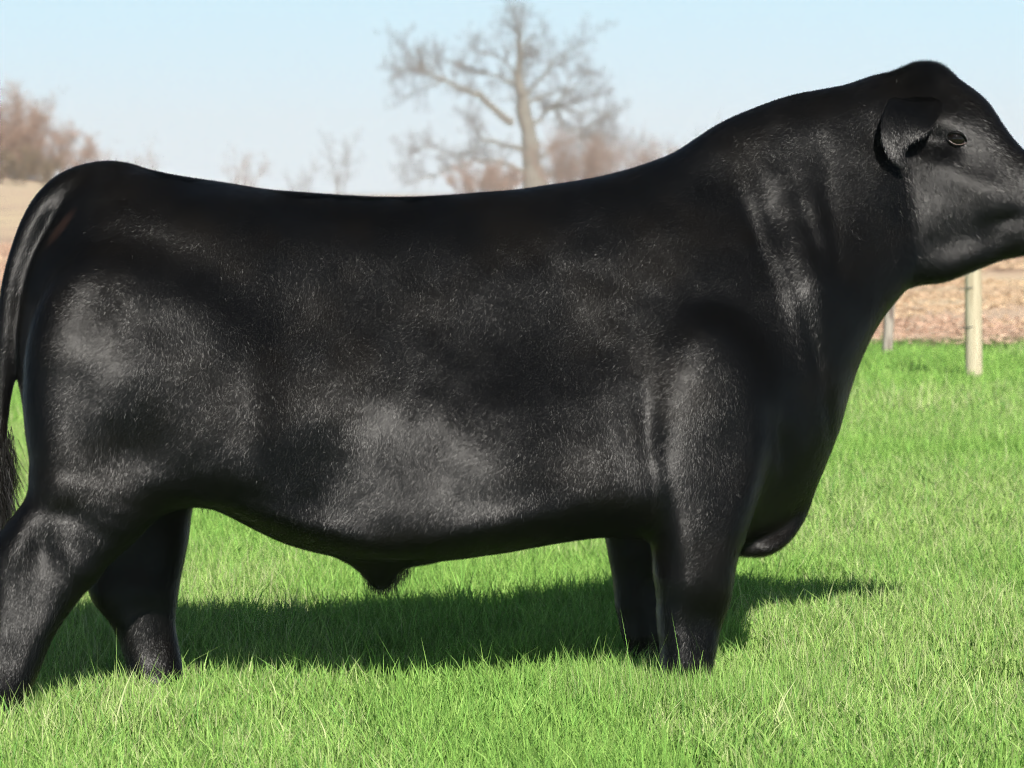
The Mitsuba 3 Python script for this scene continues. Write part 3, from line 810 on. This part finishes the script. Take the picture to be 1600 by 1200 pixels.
def shrub(key, px, Y, wpx, hpx, seed, mat, label, group=None, stems=14, c1=22, c2=7, leaves=0, tones=None, cat='bush', fan=0.5, thick=1.0, low=0.1):
    """several stems from one root, each a part; side shoots and leaves as two more parts"""
    r = np.random.default_rng(seed)
    m = (Y - EYE[1]) / FOC
    minr = 0.20 * m * thick
    x0 = float(at(px, 300, Y)[0])
    base = np.array([x0, Y, float(gz(x0, Y)) - 0.05])
    hh, ww = hpx * m, wpx * m
    fine = []
    for k in range(stems):
        a = r.uniform(-1, 1)
        b = base + [a * ww * .30, r.uniform(-.3, .3) * ww, 0]
        L = hh * r.uniform(.62, 1.0) * (1 - .30 * a * a)
        p_ = wobble(r, b, unit(UP + np.array([a * fan, r.normal(0, .3), 0])), L, 7, .12, np.zeros(3))
        rad = np.linspace(0.010 * hh + .008, minr, 8)
        scene[key + '__stem' + (f'_{k:03d}' if k else '')] = mikit.ply(tube_mesh(p_, rad, 5), mat, smooth=True)
        for _ in range(c1):
            t = r.uniform(low, 1.0) * 7
            i = min(int(t), 6)
            p = p_[i] + (p_[i + 1] - p_[i]) * (t - i)
            d0 = unit(p_[i + 1] - p_[i])
            d = unit(d0 * .7 + unit(r.normal(0, 1, 3)) * .9 + UP * .25)
            q_ = wobble(r, p, d, hh * .26 * r.uniform(.4, 1.2), 5, .2, UP * .05)
            fine.append((q_, np.linspace(minr * 1.3, minr * .7, 6), 3))
            for _ in range(c2):
                i = r.integers(1, 6)
                d = unit(unit(q_[i] - q_[i - 1]) * .6 + unit(r.normal(0, 1, 3)) * .8 + UP * .2)
                fine.append((wobble(r, q_[i], d, hh * .12 * r.uniform(.4, 1.3), 3, .2, UP * .05), np.full(4, minr * .75), 3))
    scene[key + '__twigs'] = mikit.ply(build(fine), mat, smooth=True)
    labels[key + '__twigs'] = {'kind': 'stuff'}
    labels[key] = {'label': label, 'category': cat, **({'group': group} if group else {})}
    if leaves:
        ends = np.vstack([f_[0][1:] for f_ in fine])
        P_ = ends[r.integers(0, len(ends), leaves)] + r.normal(0, 1.6 * m, (leaves, 3))
        d1, d2 = unit(r.normal(0, 1, (leaves, 3))), unit(r.normal(0, 1, (leaves, 3)))
        s_ = m * (1.1 + 1.3 * r.random(leaves))[:, None]
        Vl = np.stack([P_ - d1 * s_, P_ + d2 * s_ * .6, P_ + d1 * s_, P_ - d2 * s_ * .6], 1)
        F = (np.arange(leaves)[:, None, None] * 4 + np.array([[0, 1, 2], [0, 2, 3]])[None]).reshape(-1, 3)
        cc = np.array(tones)[r.integers(0, len(tones), leaves)] * np.clip(r.normal(1, .2, (leaves, 1)), .5, 1.6)
        scene[key + '__leaves'] = mikit.ply((Vl.reshape(-1, 3), F), 'mat_dry_leaf', color=np.clip(np.repeat(cc, 4, 0), 0, 1))
        labels[key + '__leaves'] = {'kind': 'stuff'}


RUST = [(0.52, 0.36, 0.28), (0.46, 0.31, 0.25), (0.56, 0.43, 0.33), (0.42, 0.29, 0.23)]
OLIVE = [(0.30, 0.22, 0.13), (0.26, 0.20, 0.12), (0.36, 0.27, 0.17)]
SKY_TREES = 'faint bare trees on the skyline'
shrub('russet_tree', -15, 200, 150, 162, 1, 'mat_red_twig', 'reddish-brown leafy tree at the left edge of the field, tallest of its clump', 'russet clump at the left edge', 18, 29, 8, 12000, RUST, 'tree', fan=.5)
shrub('russet_tree_001', 72, 208, 120, 115, 2, 'mat_red_twig', 'lower reddish bushy tree just left of the rump of the bull', 'russet clump at the left edge', 16, 27, 8, 9000, RUST, 'tree', fan=.6)
shrub('hedge_bush', 30, 185, 130, 58, 3, 'mat_oak_twig', 'low olive-brown bush at the foot of the russet trees', None, 16, 28, 8, 8000, OLIVE, fan=.6)
shrub('thin_tree', 205, 540, 95, 100, 4, 'mat_red_twig', 'faint bare tree above the rump of the bull, nearest the russet clump', SKY_TREES, 9, 12, 4, cat='tree', fan=.35)
shrub('thin_tree_001', 370, 600, 85, 88, 5, 'mat_red_twig', 'faint low bare tree above the loin of the bull, second from the left', SKY_TREES, 8, 11, 4, cat='tree', fan=.5)
shrub('thin_tree_002', 470, 600, 40, 66, 6, 'mat_oak_twig', 'smallest faint bare tree, just left of the slender young tree', SKY_TREES, 4, 13, 4, cat='tree', fan=.3)
shrub('thin_tree_003', 533, 500, 50, 102, 7, 'mat_oak_twig', 'slender bare young tree standing between the rump and the oak', SKY_TREES, 3, 20, 5, cat='tree', fan=.3)
shrub('undergrowth_bush', 892, 290, 120, 112, 8, 'mat_red_twig', 'pinkish-brown bush to the right of the oak trunk', 'undergrowth round the oak', 18, 30, 7, 1800, RUST, fan=.55)
shrub('undergrowth_bush_001', 755, 285, 130, 62, 9, 'mat_red_twig', 'low orange-brown bush to the left of the oak trunk', 'undergrowth round the oak', 16, 28, 7, 3000, RUST, fan=.7)
shrub('undergrowth_bush_002', 965, 320, 80, 112, 10, 'mat_red_twig', 'upright bare bush between the oak and the neck of the bull', 'undergrowth round the oak', 12, 22, 6, 0, fan=.3)
shrub('undergrowth_bush_003', 1040, 330, 90, 102, 11, 'mat_red_twig', 'tan twiggy bush showing just above the withers of the bull', 'undergrowth round the oak', 12, 22, 6, 1500, RUST, fan=.4)
shrub('thin_tree_004', 1100, 540, 60, 132, 12, 'mat_oak_twig', 'faint bare tree peeping over the neck of the bull', SKY_TREES, 5, 14, 4, cat='tree', fan=.35)

# ------------------------------------------------------------------ haze
scene['haze_air'] = {'type': 'homogeneous', 'albedo': {'type': 'rgb', 'value': [0.96, 0.96, 0.96]}, 'sigma_t': {'type': 'rgb', 'value': [0.0006, 0.0006, 0.0006]}}
scene['haze'] = {'type': 'cube', 'to_world': T().translate([0, 375, 10.0]).scale([410, 440, 12.5]), 'bsdf': {'type': 'null'}, 'interior': {'type': 'ref', 'id': 'haze_air'}}
scene['camera']['medium'] = {'type': 'ref', 'id': 'haze_air'}
labels['haze'] = {'label': 'pale haze over the whole field', 'category': 'haze', 'kind': 'stuff'}
